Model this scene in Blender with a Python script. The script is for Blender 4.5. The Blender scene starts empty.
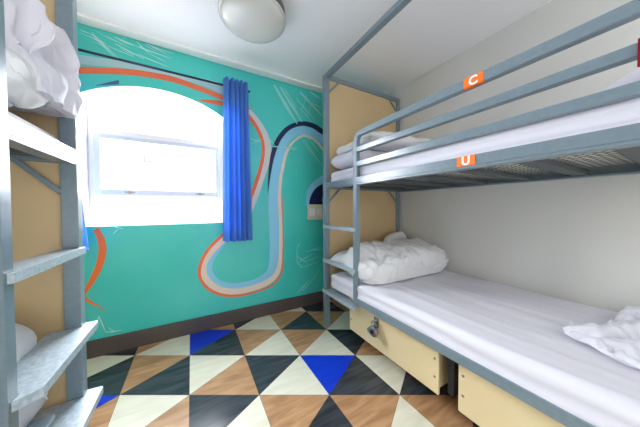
import bpy, bmesh, math, random
from mathutils import Vector, Matrix, noise
random.seed(7)
PI = math.pi
C = bpy.context.scene.collection
S = bpy.context.scene

# ------------------------------------------------------------ helpers
def rgb(r, g, b):
    f = lambda c: (c/255/12.92 if c/255 <= .04045 else ((c/255+.055)/1.055)**2.4)
    return (f(r), f(g), f(b), 1)

def mat(name, col, rough=.5, metal=0, spec=.5, var=0, scale=20, col2=None, stretch=(1, 1, 1), bump=0, sub=0, emit=None):
    m = bpy.data.materials.new(name); m.use_nodes = True
    nt = m.node_tree; b = nt.nodes['Principled BSDF']
    b.inputs['Base Color'].default_value = col
    b.inputs['Roughness'].default_value = rough
    b.inputs['Metallic'].default_value = metal
    b.inputs['Specular IOR Level'].default_value = spec
    if col2 is not None or bump:
        tc = nt.nodes.new('ShaderNodeTexCoord'); mp = nt.nodes.new('ShaderNodeMapping')
        mp.inputs['Scale'].default_value = stretch
        nt.links.new(tc.outputs['Object'], mp.inputs['Vector'])
        nz = nt.nodes.new('ShaderNodeTexNoise'); nz.inputs['Scale'].default_value = scale
        nz.inputs['Detail'].default_value = 6
        nt.links.new(mp.outputs['Vector'], nz.inputs['Vector'])
        if col2 is not None:
            cr = nt.nodes.new('ShaderNodeValToRGB')
            cr.color_ramp.elements[0].position = .35; cr.color_ramp.elements[1].position = .68
            cr.color_ramp.elements[0].color = col; cr.color_ramp.elements[1].color = col2
            nt.links.new(nz.outputs['Fac'], cr.inputs['Fac'])
            nt.links.new(cr.outputs['Color'], b.inputs['Base Color'])
        if bump:
            bp = nt.nodes.new('ShaderNodeBump'); bp.inputs['Strength'].default_value = bump
            bp.inputs['Distance'].default_value = .004
            nt.links.new(nz.outputs['Fac'], bp.inputs['Height'])
            nt.links.new(bp.outputs['Normal'], b.inputs['Normal'])
    if emit:
        b.inputs['Emission Color'].default_value = emit[0]; b.inputs['Emission Strength'].default_value = emit[1]
    return m

def obj(name, bm, mats, parent=None, smooth=False):
    me = bpy.data.meshes.new(name)
    bmesh.ops.recalc_face_normals(bm, faces=bm.faces[:])
    bm.to_mesh(me); bm.free()
    if not isinstance(mats, (list, tuple)): mats = [mats]
    for m in mats: me.materials.append(m)
    if smooth:
        for p in me.polygons: p.use_smooth = True
    o = bpy.data.objects.new(name, me); C.objects.link(o)
    if parent is not None:
        o.parent = parent
        o.location = -parent.location if parent.parent is None and parent.type == 'EMPTY' else (0, 0, 0)
    return o

def thing(name, label, cat, loc=(0, 0, 0), group=None):
    o = bpy.data.objects.new(name, None); C.objects.link(o); o.location = loc
    o.empty_display_size = .1
    return tag(o, label, cat, group)

def tag(o, label, cat, group=None):
    o['label'] = label; o['category'] = cat
    if group: o['group'] = group
    return o

def struct(o):
    o['kind'] = 'structure'; return o

def box(bm, lo, hi, bev=0):
    r = bmesh.ops.create_cube(bm, size=1)
    vs = r['verts']
    for v in vs:
        v.co = Vector([(lo[i]+hi[i])/2 + v.co[i]*(hi[i]-lo[i]) for i in range(3)])
    if bev:
        es = list({e for v in vs for e in v.link_edges})
        bmesh.ops.bevel(bm, geom=es, offset=bev, segments=2, affect='EDGES', profile=.6)

def bx(lo, hi, bev=.002):
    bm = bmesh.new(); lo2 = [min(a, b) for a, b in zip(lo, hi)]; hi2 = [max(a, b) for a, b in zip(lo, hi)]
    box(bm, lo2, hi2, bev); return bm

def sweep(bm, pts, prof, upv):
    """sweep a closed 2D profile [(side, up)] along pts; upv = fixed side direction"""
    pts = [Vector(p) for p in pts]; rings = []
    side = Vector(upv)
    for i, p in enumerate(pts):
        a = pts[max(i-1, 0)]; b = pts[min(i+1, len(pts)-1)]
        t = (b-a).normalized(); n = side.cross(t).normalized()
        k = 1.0
        if 0 < i < len(pts)-1:
            c = (pts[i]-a).normalized().dot((b-pts[i]).normalized()); k = 1/math.sqrt(max((1+c)/2, .2))
        rings.append([bm.verts.new(p+side*s+n*u*k) for s, u in prof])
    for i in range(len(rings)-1):
        for j in range(len(prof)):
            bm.faces.new((rings[i][j], rings[i][(j+1) % len(prof)], rings[i+1][(j+1) % len(prof)], rings[i+1][j]))
    bm.faces.new(rings[0]); bm.faces.new(rings[-1])

def rect(w, h, c=.003):
    w /= 2; h /= 2
    return [(-w+c, -h), (w-c, -h), (w, -h+c), (w, h-c), (w-c, h), (-w+c, h), (-w, h-c), (-w, -h+c)]

def bar(a, b, w, h, side):
    bm = bmesh.new(); sweep(bm, [a, b], rect(w, h), side); return bm

def tube(bm, pts, r, n=10):
    pts = [Vector(p) for p in pts]; rings = []
    ref = Vector((0, 0, 1))
    for i, p in enumerate(pts):
        t = (pts[min(i+1, len(pts)-1)]-pts[max(i-1, 0)]).normalized()
        u = ref.cross(t)
        if u.length < .05: u = Vector((1, 0, 0)).cross(t)
        u.normalize(); w = t.cross(u)
        rings.append([bm.verts.new(p+u*math.cos(2*PI*k/n)*r+w*math.sin(2*PI*k/n)*r) for k in range(n)])
    for i in range(len(rings)-1):
        for j in range(n):
            bm.faces.new((rings[i][j], rings[i][(j+1) % n], rings[i+1][(j+1) % n], rings[i+1][j]))
    bm.faces.new(rings[0]); bm.faces.new(rings[-1])

def lathe(bm, prof, c, n=48, axis='Z'):
    rings = []
    for r, z in prof:
        ring = []
        for k in range(n):
            a = 2*PI*k/n
            p = (math.cos(a)*r, math.sin(a)*r, z)
            if axis == 'X': p = (z, math.cos(a)*r, math.sin(a)*r)
            if axis == 'Y': p = (math.cos(a)*r, z, math.sin(a)*r)
            ring.append(bm.verts.new(Vector(c)+Vector(p)))
        rings.append(ring)
    for i in range(len(rings)-1):
        for j in range(n):
            bm.faces.new((rings[i][j], rings[i][(j+1) % n], rings[i+1][(j+1) % n], rings[i+1][j]))
    bm.faces.new(rings[0]); bm.faces.new(rings[-1])

def ridge(p, s):
    """ridged noise, creases like folded cotton"""
    return 1-abs(noise.noise(p*s))*2

def soft(center, size, rot=(0, 0, 0), seed=0, wr=.02, ws=5, stretch=(1, 1, 1), e=4, n=70, floor=None, clampx=None, clampy=None, flat=.45, edge=.0, lim=None, crease=.0, rc=4.0, lw=0):
    """cushion-like closed mesh with creases; size = half extents; limits keep it off neighbours"""
    bm = bmesh.new(); M = Matrix.Rotation(rot[2], 3, 'Z') @ Matrix.Rotation(rot[1], 3, 'Y') @ Matrix.Rotation(rot[0], 3, 'X')
    sd = Vector((seed*7.3, seed*3.1, seed*1.7)); st = Vector(stretch)
    grids = []
    for s in (1, -1):
        g = []
        for i in range(n+1):
            row = []
            for j in range(n+1):
                u = math.sin((i/n-.5)*PI); v = math.sin((j/n-.5)*PI)
                t = max(0, (1-abs(u)**e))**.5*max(0, (1-abs(v)**e))**.5
                k = 1+edge*noise.noise(Vector((u*2.2, v*2.2, seed)))
                if rc and (u or v): 
                    kk = max(abs(u), abs(v))/((abs(u)**rc+abs(v)**rc)**(1/rc)); k *= kk
                pin = 1-.07*(1-abs(v)**2)*abs(u)**3; pin2 = 1-.07*(1-abs(u)**2)*abs(v)**3
                p = Vector((u*size[0]*k*pin, v*size[1]*k*pin2, s*t*size[2]*(1 if s > 0 else flat)))
                q = Vector((p.x*st.x, p.y*st.y, p.z*st.z))+sd
                d = wr*(ridge(q, ws)*.5+ridge(q+Vector((5, 9, 2)), ws*2.1)*.3+noise.noise(q*ws*.45)*.9)
                if crease:
                    d -= crease*max(0, ridge(q+Vector((3, 3, 3)), ws*.7)-.8)/.2
                if s < 0: d *= .6
                nrm = Vector((p.x/size[0]**2*.25, p.y/size[1]**2*.25, s*(t+.15)/size[2])); nrm.normalize()
                if i in (0, n) or j in (0, n): 
                    nrm.z = 0; 
                    dd = (ridge(q, ws)*.6)*wr
                    p += nrm*dd
                else: p += nrm*d
                p = M @ p + Vector(center)
                if floor is not None: p.z = max(p.z, floor+.0015*(1 if s < 0 else 2))
                if lim:
                    for a in range(3):
                        if lim[a]:
                            if lim[a][0] is not None: p[a] = max(p[a], lim[a][0]+.004*noise.noise(q*9))
                            if lim[a][1] is not None: p[a] = min(p[a], lim[a][1]+.004*noise.noise(q*9)-lw*(max(0, 1-3*abs(noise.noise(Vector((q.x*5+q.z*5, q.y*3, q.z*2))))) if a == 0 else 0)-lw*.5*max(0, ridge(q, 9)-.3)*(a == 0))
                row.append(p)
            g.append(row)
        grids.append(g)
    top = [[bm.verts.new(p) for p in r] for r in grids[0]]
    bot = [[top[i][j] if i in (0, n) or j in (0, n) else bm.verts.new(grids[1][i][j]) for j in range(n+1)] for i in range(n+1)]
    for i in range(n):
        for j in range(n):
            bm.faces.new((top[i][j], top[i+1][j], top[i+1][j+1], top[i][j+1]))
            try: bm.faces.new((bot[i][j], bot[i][j+1], bot[i+1][j+1], bot[i+1][j]))
            except ValueError: pass
    return bm

def arch(xc, hw, z0, zt, R, n=28):
    pts = []
    for k in range(n+1):
        x = xc-hw+2*hw*k/n
        pts.append((x, zt-(R-math.sqrt(R*R-(x-xc)**2))))
    return pts

# ------------------------------------------------------------ materials
M = {}
M['steel'] = mat('powder_coated_steel', rgb(122, 139, 148), .28, 0, .7, col2=rgb(114, 132, 142), scale=60, bump=.05)
M['tread'] = mat('grip_coated_steel', rgb(186, 200, 208), .35, 0, .5, col2=rgb(154, 171, 181), scale=90, bump=.3)
M['wire'] = mat('grey_wire', rgb(120, 126, 124), .5, 0, .4)
M['under'] = mat('dark_steel', rgb(78, 84, 86), .5, 0, .4)
M['tan'] = mat('tan_laminate', rgb(208, 182, 138), .5, col2=rgb(200, 174, 130), scale=3)
M['cream_ply'] = mat('cream_ply', rgb(238, 218, 172), .5, col2=rgb(232, 210, 162), scale=4)
M['linen'] = mat('white_cotton', rgb(228, 226, 235), .85, 0, .2, bump=.15, scale=220)
M['linen2'] = mat('white_duvet_cotton', rgb(230, 230, 231), .75, 0, .3)
for _k, _sc, _st in (('linen', 9, .4), ('linen2', 9, 1.0)):
    _m = M[_k]; _nt = _m.node_tree; _b = _nt.nodes['Principled BSDF']
    _tc = _nt.nodes.new('ShaderNodeTexCoord'); _n = _nt.nodes.new('ShaderNodeTexNoise'); _n.noise_type = 'RIDGED_MULTIFRACTAL'
    _n.inputs['Scale'].default_value = _sc; _n.inputs['Detail'].default_value = 3; _n.inputs['Distortion'].default_value = .6
    _bp = _nt.nodes.new('ShaderNodeBump'); _bp.inputs['Strength'].default_value = _st; _bp.inputs['Distance'].default_value = .006
    _nt.links.new(_tc.outputs['Object'], _n.inputs['Vector']); _nt.links.new(_n.outputs['Fac'], _bp.inputs['Height']); _nt.links.new(_bp.outputs['Normal'], _b.inputs['Normal'])
M['mattress'] = mat('mattress_ticking', rgb(250, 248, 236), .9)
M['wall'] = mat('cream_paint', rgb(224, 223, 217), .5, 0, .4, col2=rgb(220, 219, 212), scale=1.5)
M['ceil'] = mat('ceiling_paint', rgb(248, 248, 248), .36, 0, .4)
M['teal'] = mat('teal_paint', rgb(80, 212, 204), .33, 0, .5, col2=rgb(58, 203, 196), scale=1.6)
M['white'] = mat('white_gloss_paint', rgb(238, 240, 244), .35)
M['sash'] = mat('pale_blue_white_sash', rgb(206, 214, 232), .4)
M['base'] = mat('dark_skirting', rgb(84, 76, 76), .45)
M['orange'] = mat('mural_orange', rgb(240, 118, 80), .5)
M['orange2'] = mat('mural_bright_orange', rgb(240, 118, 60), .5)
M['lav'] = mat('mural_lavender', rgb(172, 210, 222), .5)
M['pink'] = mat('mural_pale_pink', rgb(216, 214, 216), .5)
M['sky'] = mat('mural_light_blue', rgb(140, 212, 246), .5)
M['cream'] = mat('mural_cream', rgb(236, 220, 208), .5)
M['navy'] = mat('mural_navy', rgb(22, 32, 84), .5)
M['navy2'] = mat('mural_slate_blue', rgb(66, 92, 160), .5)
M['wash'] = mat('mural_white_scratch', rgb(205, 240, 238), .5)
M['wash2'] = mat('mural_teal_scratch', rgb(150, 226, 222), .5)
M['curtain'] = mat('blue_curtain', rgb(98, 152, 226), .8, 0, .2, bump=.2, scale=160)
M['rod'] = mat('navy_rod', rgb(30, 40, 70), .4, .3)
M['opal'] = mat('opal_glass', rgb(212, 212, 204), .18, 0, .5, emit=None)
M['grey_rim'] = mat('grey_lamp_base', rgb(92, 94, 96), .5)
M['chrome'] = mat('brushed_metal', rgb(150, 150, 155), .3, .9)
M['dark'] = mat('black_plastic', rgb(24, 24, 26), .5)  # casters and dial; on the drawer gap panel its black stands for shade
M['orange_st'] = mat('orange_sticker', rgb(250, 120, 20), .5)
M['white_st'] = mat('white_print', rgb(250, 248, 244), .5)
M['red'] = mat('crimson_towel', rgb(190, 20, 50), .9)
M['socket'] = mat('cream_plastic', rgb(222, 216, 196), .4)

def wood(name, c1, c2, rough=.32):
    m = bpy.data.materials.new(name); m.use_nodes = True; nt = m.node_tree; b = nt.nodes['Principled BSDF']
    tc = nt.nodes.new('ShaderNodeTexCoord'); mp = nt.nodes.new('ShaderNodeMapping')
    mp.inputs['Scale'].default_value = (2.2, 14, 1); mp.inputs['Rotation'].default_value = (0, 0, math.radians(30))
    nz = nt.nodes.new('ShaderNodeTexNoise'); nz.inputs['Scale'].default_value = 1.6; nz.inputs['Detail'].default_value = 8
    nz.inputs['Distortion'].default_value = .8
    cr = nt.nodes.new('ShaderNodeValToRGB'); cr.color_ramp.elements[0].position = .36; cr.color_ramp.elements[1].position = .62
    cr.color_ramp.elements[0].color = c1; cr.color_ramp.elements[1].color = c2
    L = nt.links.new
    L(tc.outputs['Object'], mp.inputs['Vector']); L(mp.outputs['Vector'], nz.inputs['Vector'])
    L(nz.outputs['Fac'], cr.inputs['Fac']); L(cr.outputs['Color'], b.inputs['Base Color'])
    b.inputs['Roughness'].default_value = rough; b.inputs['Specular IOR Level'].default_value = .45
    return m
M['tileC'] = wood('cream_vinyl', rgb(226, 222, 200), rgb(236, 233, 214))
M['tileB'] = wood('brown_wood_vinyl', rgb(168, 124, 84), rgb(200, 156, 114))
M['tileK'] = wood('charcoal_vinyl', rgb(46, 50, 54), rgb(68, 72, 80), .2)
M['tileU'] = wood('blue_vinyl', rgb(8, 50, 200), rgb(14, 62, 215))
M['grout'] = mat('tile_joint', rgb(60, 58, 54), .7)

gm = bpy.data.materials.new('clear_glass'); gm.use_nodes = True; nt = gm.node_tree; nt.nodes.clear()
o_ = nt.nodes.new('ShaderNodeOutputMaterial'); mx = nt.nodes.new('ShaderNodeMixShader'); tr = nt.nodes.new('ShaderNodeBsdfTransparent')
gl = nt.nodes.new('ShaderNodeBsdfGlossy'); gl.inputs['Roughness'].default_value = .05; mx.inputs[0].default_value = .06
tr.inputs['Color'].default_value = (.97, .98, 1, 1)
nt.links.new(tr.outputs[0], mx.inputs[1]); nt.links.new(gl.outputs[0], mx.inputs[2]); nt.links.new(mx.outputs[0], o_.inputs[0])
M['glass'] = gm

# ------------------------------------------------------------ room
XL, XR, YW, YB, ZC = -1.40, 2.085, 2.315, -1.3, 2.485
MURAL = [
 ('lav',1,[(-0.712,2.175,-0.705,2.241),(-0.68,2.181,-0.673,2.246),(-0.632,2.188,-0.625,2.252),(-0.583,2.197,-0.576,2.258),(-0.536,2.207,-0.53,2.264),(-0.487,2.217,-0.481,2.269),(-0.437,2.226,-0.431,2.274),(-0.386,2.233,-0.38,2.278),(-0.334,2.238,-0.327,2.281),(-0.28,2.241,-0.272,2.283),(-0.223,2.243,-0.215,2.284),(-0.165,2.242,-0.156,2.284),(-0.108,2.241,-0.099,2.285),(-0.056,2.241,-0.048,2.287),(-0.008,2.242,0.002,2.291),(0.04,2.239,0.053,2.294),(0.091,2.233,0.107,2.297),(0.143,2.225,0.164,2.3),(0.194,2.214,0.223,2.298),(0.254,2.199,0.289,2.289),(0.318,2.181,0.356,2.275),(0.364,2.168,0.404,2.265)]),
 ('orange',3,[(-0.721,2.096,-0.72,2.15),(-0.699,2.103,-0.697,2.157),(-0.666,2.113,-0.665,2.166),(-0.637,2.122,-0.635,2.174),(-0.619,2.127,-0.617,2.178),(-0.606,2.131,-0.603,2.181),(-0.582,2.137,-0.58,2.187),(-0.541,2.148,-0.539,2.197),(-0.49,2.161,-0.487,2.21),(-0.437,2.173,-0.433,2.222),(-0.386,2.182,-0.381,2.23),(-0.334,2.189,-0.328,2.238),(-0.28,2.195,-0.273,2.243),(-0.224,2.199,-0.216,2.248),(-0.166,2.201,-0.156,2.25),(-0.11,2.2,-0.098,2.249),(-0.06,2.196,-0.046,2.244),(-0.012,2.189,0.003,2.236),(0.038,2.181,0.053,2.228),(0.093,2.173,0.108,2.22),(0.149,2.164,0.164,2.21),(0.199,2.155,0.215,2.201),(0.244,2.146,0.261,2.192),(0.284,2.138,0.301,2.182),(0.311,2.132,0.328,2.175)]),
 ('orange',3,[(0.067,2.092,0.068,2.098),(0.086,2.091,0.088,2.104),(0.114,2.089,0.117,2.112),(0.146,2.087,0.15,2.119),(0.18,2.086,0.186,2.124),(0.219,2.086,0.226,2.128),(0.263,2.087,0.27,2.131),(0.315,2.091,0.321,2.132),(0.372,2.096,0.378,2.133),(0.426,2.102,0.431,2.131),(0.475,2.105,0.48,2.127),(0.521,2.109,0.524,2.121),(0.553,2.111,0.554,2.116)]),
 ('pink',2,[(0.285,2.15,0.319,2.225),(0.319,2.139,0.354,2.214),(0.365,2.122,0.404,2.197),(0.407,2.104,0.451,2.177),(0.435,2.087,0.486,2.152),(0.462,2.066,0.514,2.125),(0.489,2.043,0.539,2.1),(0.516,2.02,0.566,2.075),(0.542,1.997,0.592,2.05),(0.566,1.972,0.619,2.021),(0.591,1.943,0.644,1.989),(0.615,1.911,0.669,1.953),(0.635,1.879,0.691,1.916),(0.65,1.848,0.708,1.879),(0.661,1.815,0.722,1.841),(0.668,1.783,0.731,1.803),(0.672,1.751,0.736,1.765),(0.673,1.719,0.738,1.726),(0.67,1.687,0.736,1.687),(0.664,1.655,0.729,1.649),(0.655,1.623,0.72,1.612),(0.644,1.587,0.709,1.574),(0.633,1.55,0.697,1.535),(0.62,1.51,0.683,1.495),(0.608,1.469,0.668,1.454),(0.594,1.427,0.654,1.411),(0.58,1.383,0.64,1.367),(0.567,1.337,0.625,1.322),(0.555,1.289,0.608,1.275),(0.544,1.239,0.59,1.226),(0.534,1.191,0.573,1.181),(0.528,1.143,0.555,1.136),(0.523,1.097,0.537,1.094),(0.52,1.066,0.525,1.064)]),
 ('orange',3,[(0.309,2.133,0.33,2.175),(0.338,2.123,0.359,2.163),(0.379,2.107,0.4,2.145),(0.417,2.089,0.44,2.124),(0.446,2.067,0.473,2.1),(0.474,2.042,0.502,2.072),(0.499,2.017,0.528,2.046),(0.521,1.995,0.55,2.024),(0.54,1.975,0.569,2.001),(0.557,1.953,0.587,1.977),(0.575,1.927,0.605,1.949),(0.591,1.898,0.622,1.918),(0.605,1.868,0.638,1.887),(0.617,1.839,0.65,1.855),(0.626,1.809,0.66,1.822),(0.632,1.778,0.667,1.788),(0.635,1.745,0.67,1.751),(0.635,1.71,0.67,1.714),(0.633,1.677,0.668,1.679),(0.629,1.648,0.665,1.647),(0.624,1.619,0.66,1.616),(0.617,1.589,0.653,1.585),(0.609,1.557,0.645,1.551),(0.599,1.523,0.636,1.516),(0.589,1.487,0.626,1.479),(0.576,1.448,0.614,1.438),(0.563,1.407,0.6,1.396),(0.549,1.366,0.586,1.355),(0.535,1.328,0.572,1.315),(0.52,1.29,0.558,1.276),(0.506,1.253,0.543,1.239),(0.492,1.215,0.527,1.201),(0.478,1.178,0.511,1.164),(0.469,1.152,0.5,1.139)]),
 ('sky',2,[(1.458,1.953,1.362,1.87),(1.448,1.965,1.351,1.878),(1.429,1.983,1.335,1.887),(1.397,2.003,1.313,1.898),(1.354,2.024,1.276,1.916),(1.3,2.045,1.232,1.935),(1.244,2.061,1.192,1.948),(1.189,2.069,1.155,1.952),(1.134,2.07,1.119,1.952),(1.077,2.061,1.088,1.947),(1.02,2.042,1.056,1.935),(0.968,2.015,1.023,1.917),(0.92,1.982,0.994,1.896),(0.88,1.944,0.969,1.873),(0.846,1.901,0.946,1.845),(0.816,1.854,0.926,1.815),(0.793,1.803,0.91,1.777),(0.775,1.751,0.897,1.732),(0.762,1.707,0.885,1.688),(0.752,1.676,0.875,1.657),(0.744,1.646,0.87,1.635),(0.737,1.605,0.863,1.6),(0.73,1.546,0.854,1.543),(0.723,1.476,0.845,1.473),(0.716,1.406,0.836,1.403),(0.711,1.339,0.829,1.335),(0.706,1.272,0.822,1.268),(0.702,1.212,0.816,1.207),(0.7,1.166,0.813,1.162),(0.7,1.125,0.811,1.125),(0.701,1.071,0.81,1.073),(0.704,0.988,0.812,0.989),(0.709,0.891,0.815,0.89),(0.712,0.808,0.816,0.803),(0.713,0.75,0.816,0.742),(0.713,0.705,0.813,0.693),(0.711,0.663,0.81,0.65),(0.711,0.622,0.808,0.608),(0.709,0.587,0.804,0.567),(0.705,0.554,0.797,0.526),(0.699,0.519,0.786,0.486),(0.691,0.489,0.769,0.443),(0.677,0.464,0.738,0.403),(0.649,0.441,0.693,0.374),(0.608,0.42,0.641,0.353),(0.563,0.404,0.588,0.338),(0.514,0.393,0.533,0.328),(0.462,0.388,0.475,0.322),(0.413,0.387,0.422,0.321),(0.37,0.39,0.373,0.324),(0.33,0.397,0.326,0.33),(0.294,0.407,0.283,0.342),(0.262,0.421,0.243,0.36),(0.234,0.436,0.206,0.384),(0.211,0.455,0.174,0.414),(0.191,0.48,0.149,0.451),(0.175,0.51,0.131,0.493),(0.164,0.539,0.119,0.534),(0.161,0.566,0.117,0.573),(0.164,0.595,0.122,0.61),(0.171,0.623,0.132,0.644),(0.182,0.649,0.148,0.674),(0.197,0.675,0.168,0.702),(0.217,0.703,0.19,0.729),(0.24,0.735,0.216,0.76),(0.267,0.769,0.246,0.792),(0.292,0.8,0.272,0.82),(0.314,0.827,0.297,0.845),(0.333,0.851,0.318,0.866),(0.347,0.867,0.333,0.881)]),
 ('cream',3,[(1.42,1.789,1.399,1.772),(1.404,1.805,1.382,1.787),(1.38,1.829,1.357,1.809),(1.352,1.853,1.329,1.833),(1.324,1.879,1.301,1.859),(1.291,1.906,1.27,1.885),(1.253,1.928,1.236,1.905),(1.208,1.944,1.196,1.92),(1.159,1.955,1.152,1.93),(1.108,1.951,1.111,1.927),(1.057,1.928,1.07,1.907),(1.01,1.892,1.027,1.875),(0.971,1.855,0.991,1.84),(0.94,1.816,0.964,1.804),(0.916,1.775,0.942,1.765),(0.897,1.737,0.925,1.729),(0.885,1.706,0.913,1.7),(0.877,1.677,0.905,1.674),(0.867,1.639,0.896,1.636),(0.853,1.585,0.883,1.581),(0.837,1.521,0.869,1.517),(0.824,1.454,0.857,1.452),(0.815,1.388,0.849,1.386),(0.81,1.319,0.843,1.319),(0.806,1.253,0.84,1.253),(0.806,1.192,0.84,1.193),(0.808,1.133,0.843,1.135),(0.81,1.07,0.846,1.071),(0.813,0.996,0.849,0.997),(0.815,0.918,0.853,0.917),(0.816,0.845,0.855,0.843),(0.816,0.783,0.855,0.78),(0.814,0.728,0.854,0.723),(0.811,0.674,0.852,0.668),(0.809,0.619,0.85,0.613),(0.805,0.567,0.848,0.559),(0.797,0.522,0.841,0.509),(0.786,0.484,0.833,0.465),(0.772,0.452,0.82,0.425),(0.753,0.427,0.798,0.389),(0.729,0.404,0.769,0.358),(0.699,0.385,0.732,0.333),(0.661,0.368,0.687,0.313),(0.613,0.354,0.634,0.297),(0.558,0.343,0.575,0.286),(0.501,0.337,0.514,0.279),(0.442,0.333,0.452,0.275),(0.384,0.334,0.389,0.276),(0.331,0.342,0.328,0.283),(0.283,0.357,0.272,0.3),(0.238,0.378,0.22,0.324),(0.201,0.403,0.174,0.354),(0.17,0.432,0.135,0.391),(0.145,0.465,0.102,0.433),(0.127,0.498,0.079,0.477),(0.118,0.53,0.065,0.524),(0.115,0.566,0.061,0.572),(0.118,0.599,0.065,0.618),(0.128,0.629,0.079,0.66),(0.146,0.66,0.1,0.699),(0.167,0.691,0.124,0.734),(0.192,0.72,0.152,0.766),(0.221,0.748,0.183,0.796),(0.25,0.776,0.214,0.824),(0.283,0.804,0.247,0.852),(0.315,0.832,0.281,0.879),(0.339,0.851,0.305,0.898)]),
 ('orange',4,[(0.85,1.254,0.855,1.254),(0.852,1.204,0.859,1.205),(0.854,1.132,0.864,1.132),(0.856,1.049,0.868,1.049),(0.857,0.952,0.869,0.952),(0.856,0.845,0.87,0.844),(0.854,0.745,0.869,0.744),(0.853,0.658,0.869,0.656),(0.851,0.578,0.867,0.576),(0.847,0.512,0.863,0.509),(0.843,0.466,0.859,0.462),(0.836,0.434,0.853,0.427),(0.821,0.405,0.838,0.394),(0.798,0.372,0.813,0.359),(0.768,0.341,0.781,0.326),(0.728,0.316,0.738,0.298),(0.675,0.298,0.683,0.279),(0.614,0.285,0.62,0.265),(0.551,0.277,0.557,0.256),(0.49,0.272,0.494,0.25),(0.428,0.271,0.431,0.248),(0.371,0.276,0.372,0.252),(0.319,0.286,0.318,0.262),(0.271,0.301,0.267,0.276),(0.227,0.32,0.22,0.295),(0.188,0.343,0.178,0.32),(0.154,0.37,0.14,0.349),(0.125,0.4,0.108,0.382),(0.1,0.434,0.081,0.419),(0.081,0.471,0.059,0.461),(0.07,0.507,0.045,0.504),(0.068,0.544,0.042,0.548),(0.073,0.584,0.047,0.593),(0.083,0.623,0.058,0.636),(0.098,0.661,0.076,0.677),(0.119,0.699,0.098,0.717),(0.143,0.735,0.124,0.754),(0.171,0.768,0.152,0.788),(0.201,0.798,0.183,0.82),(0.229,0.826,0.212,0.847),(0.255,0.85,0.238,0.872),(0.278,0.871,0.261,0.893),(0.295,0.885,0.277,0.908)]),
 ('navy',4,[(1.439,2.038,1.409,1.979),(1.418,2.043,1.388,1.984),(1.389,2.05,1.357,1.992),(1.36,2.058,1.324,2.003),(1.332,2.07,1.292,2.017),(1.299,2.085,1.263,2.032),(1.259,2.097,1.232,2.042),(1.212,2.103,1.194,2.048),(1.162,2.105,1.15,2.051),(1.111,2.1,1.109,2.049),(1.062,2.088,1.07,2.039),(1.015,2.07,1.03,2.025),(0.972,2.049,0.993,2.006),(0.933,2.024,0.961,1.986),(0.898,1.996,0.932,1.962),(0.864,1.962,0.904,1.934),(0.833,1.922,0.876,1.898),(0.803,1.877,0.848,1.857),(0.778,1.831,0.825,1.815),(0.758,1.784,0.807,1.773),(0.744,1.738,0.792,1.73),(0.732,1.693,0.778,1.687),(0.724,1.65,0.766,1.646),(0.718,1.609,0.756,1.606),(0.712,1.566,0.746,1.564),(0.708,1.521,0.738,1.52),(0.704,1.475,0.729,1.474),(0.7,1.428,0.722,1.428),(0.698,1.375,0.713,1.374),(0.696,1.32,0.704,1.32),(0.695,1.282,0.698,1.281)]),
 ('sky',2,[(1.439,1.551,1.492,1.469),(1.392,1.527,1.445,1.446),(1.326,1.491,1.382,1.413),(1.266,1.452,1.331,1.381),(1.221,1.414,1.297,1.353),(1.184,1.372,1.272,1.326),(1.156,1.32,1.255,1.296),(1.143,1.256,1.246,1.249),(1.14,1.191,1.244,1.19),(1.14,1.147,1.243,1.146)]),
 ('navy',3,[(1.41,1.429,1.463,1.347),(1.376,1.416,1.434,1.329),(1.327,1.394,1.397,1.305),(1.277,1.363,1.374,1.284),(1.239,1.324,1.363,1.264),(1.213,1.283,1.354,1.237),(1.193,1.242,1.35,1.215),(1.183,1.199,1.353,1.196),(1.18,1.162,1.36,1.174),(1.178,1.14,1.365,1.154)]),
 ('navy2',3,[(-0.605,2.044,-0.606,2.047),(-0.593,2.048,-0.594,2.054),(-0.575,2.054,-0.576,2.064),(-0.554,2.062,-0.555,2.076),(-0.526,2.072,-0.528,2.092),(-0.494,2.083,-0.497,2.109),(-0.471,2.092,-0.474,2.121)]),
 ('orange2',3,[(-0.68,1.035,-0.658,1.058),(-0.669,1.015,-0.646,1.039),(-0.655,0.986,-0.63,1.011),(-0.643,0.958,-0.614,0.983),(-0.633,0.933,-0.601,0.957),(-0.625,0.909,-0.589,0.93),(-0.62,0.885,-0.58,0.9),(-0.616,0.86,-0.574,0.869),(-0.615,0.835,-0.57,0.836),(-0.615,0.808,-0.57,0.799),(-0.619,0.775,-0.575,0.759),(-0.625,0.737,-0.584,0.717),(-0.633,0.701,-0.595,0.677),(-0.643,0.668,-0.608,0.641),(-0.655,0.635,-0.624,0.607),(-0.667,0.603,-0.639,0.577),(-0.678,0.572,-0.654,0.548),(-0.69,0.543,-0.67,0.523),(-0.699,0.517,-0.682,0.502),(-0.705,0.497,-0.69,0.485),(-0.71,0.482,-0.694,0.471),(-0.712,0.473,-0.697,0.462)]),
 ('orange2',3,[(-0.714,0.457,-0.701,0.479),(-0.704,0.446,-0.692,0.467),(-0.69,0.43,-0.679,0.45),(-0.675,0.415,-0.666,0.433),(-0.66,0.402,-0.653,0.418),(-0.645,0.391,-0.639,0.403),(-0.629,0.378,-0.625,0.387),(-0.611,0.36,-0.607,0.367),(-0.591,0.342,-0.589,0.345),(-0.577,0.329,-0.576,0.33)]),
 ('wash',5,[(-0.603,2.45,-0.603,2.451),(-0.544,2.427,-0.543,2.43),(-0.482,2.41,-0.482,2.412)]),
 ('wash',5,[(-0.687,2.404,-0.687,2.406),(-0.637,2.392,-0.636,2.395),(-0.586,2.385,-0.585,2.386)]),
 ('wash',5,[(-0.481,2.432,-0.48,2.434),(-0.433,2.42,-0.432,2.424),(-0.384,2.415,-0.383,2.417)]),
 ('wash',5,[(-0.3,2.459,-0.299,2.463),(-0.21,2.445,-0.208,2.452),(-0.113,2.44,-0.113,2.442)]),
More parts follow.
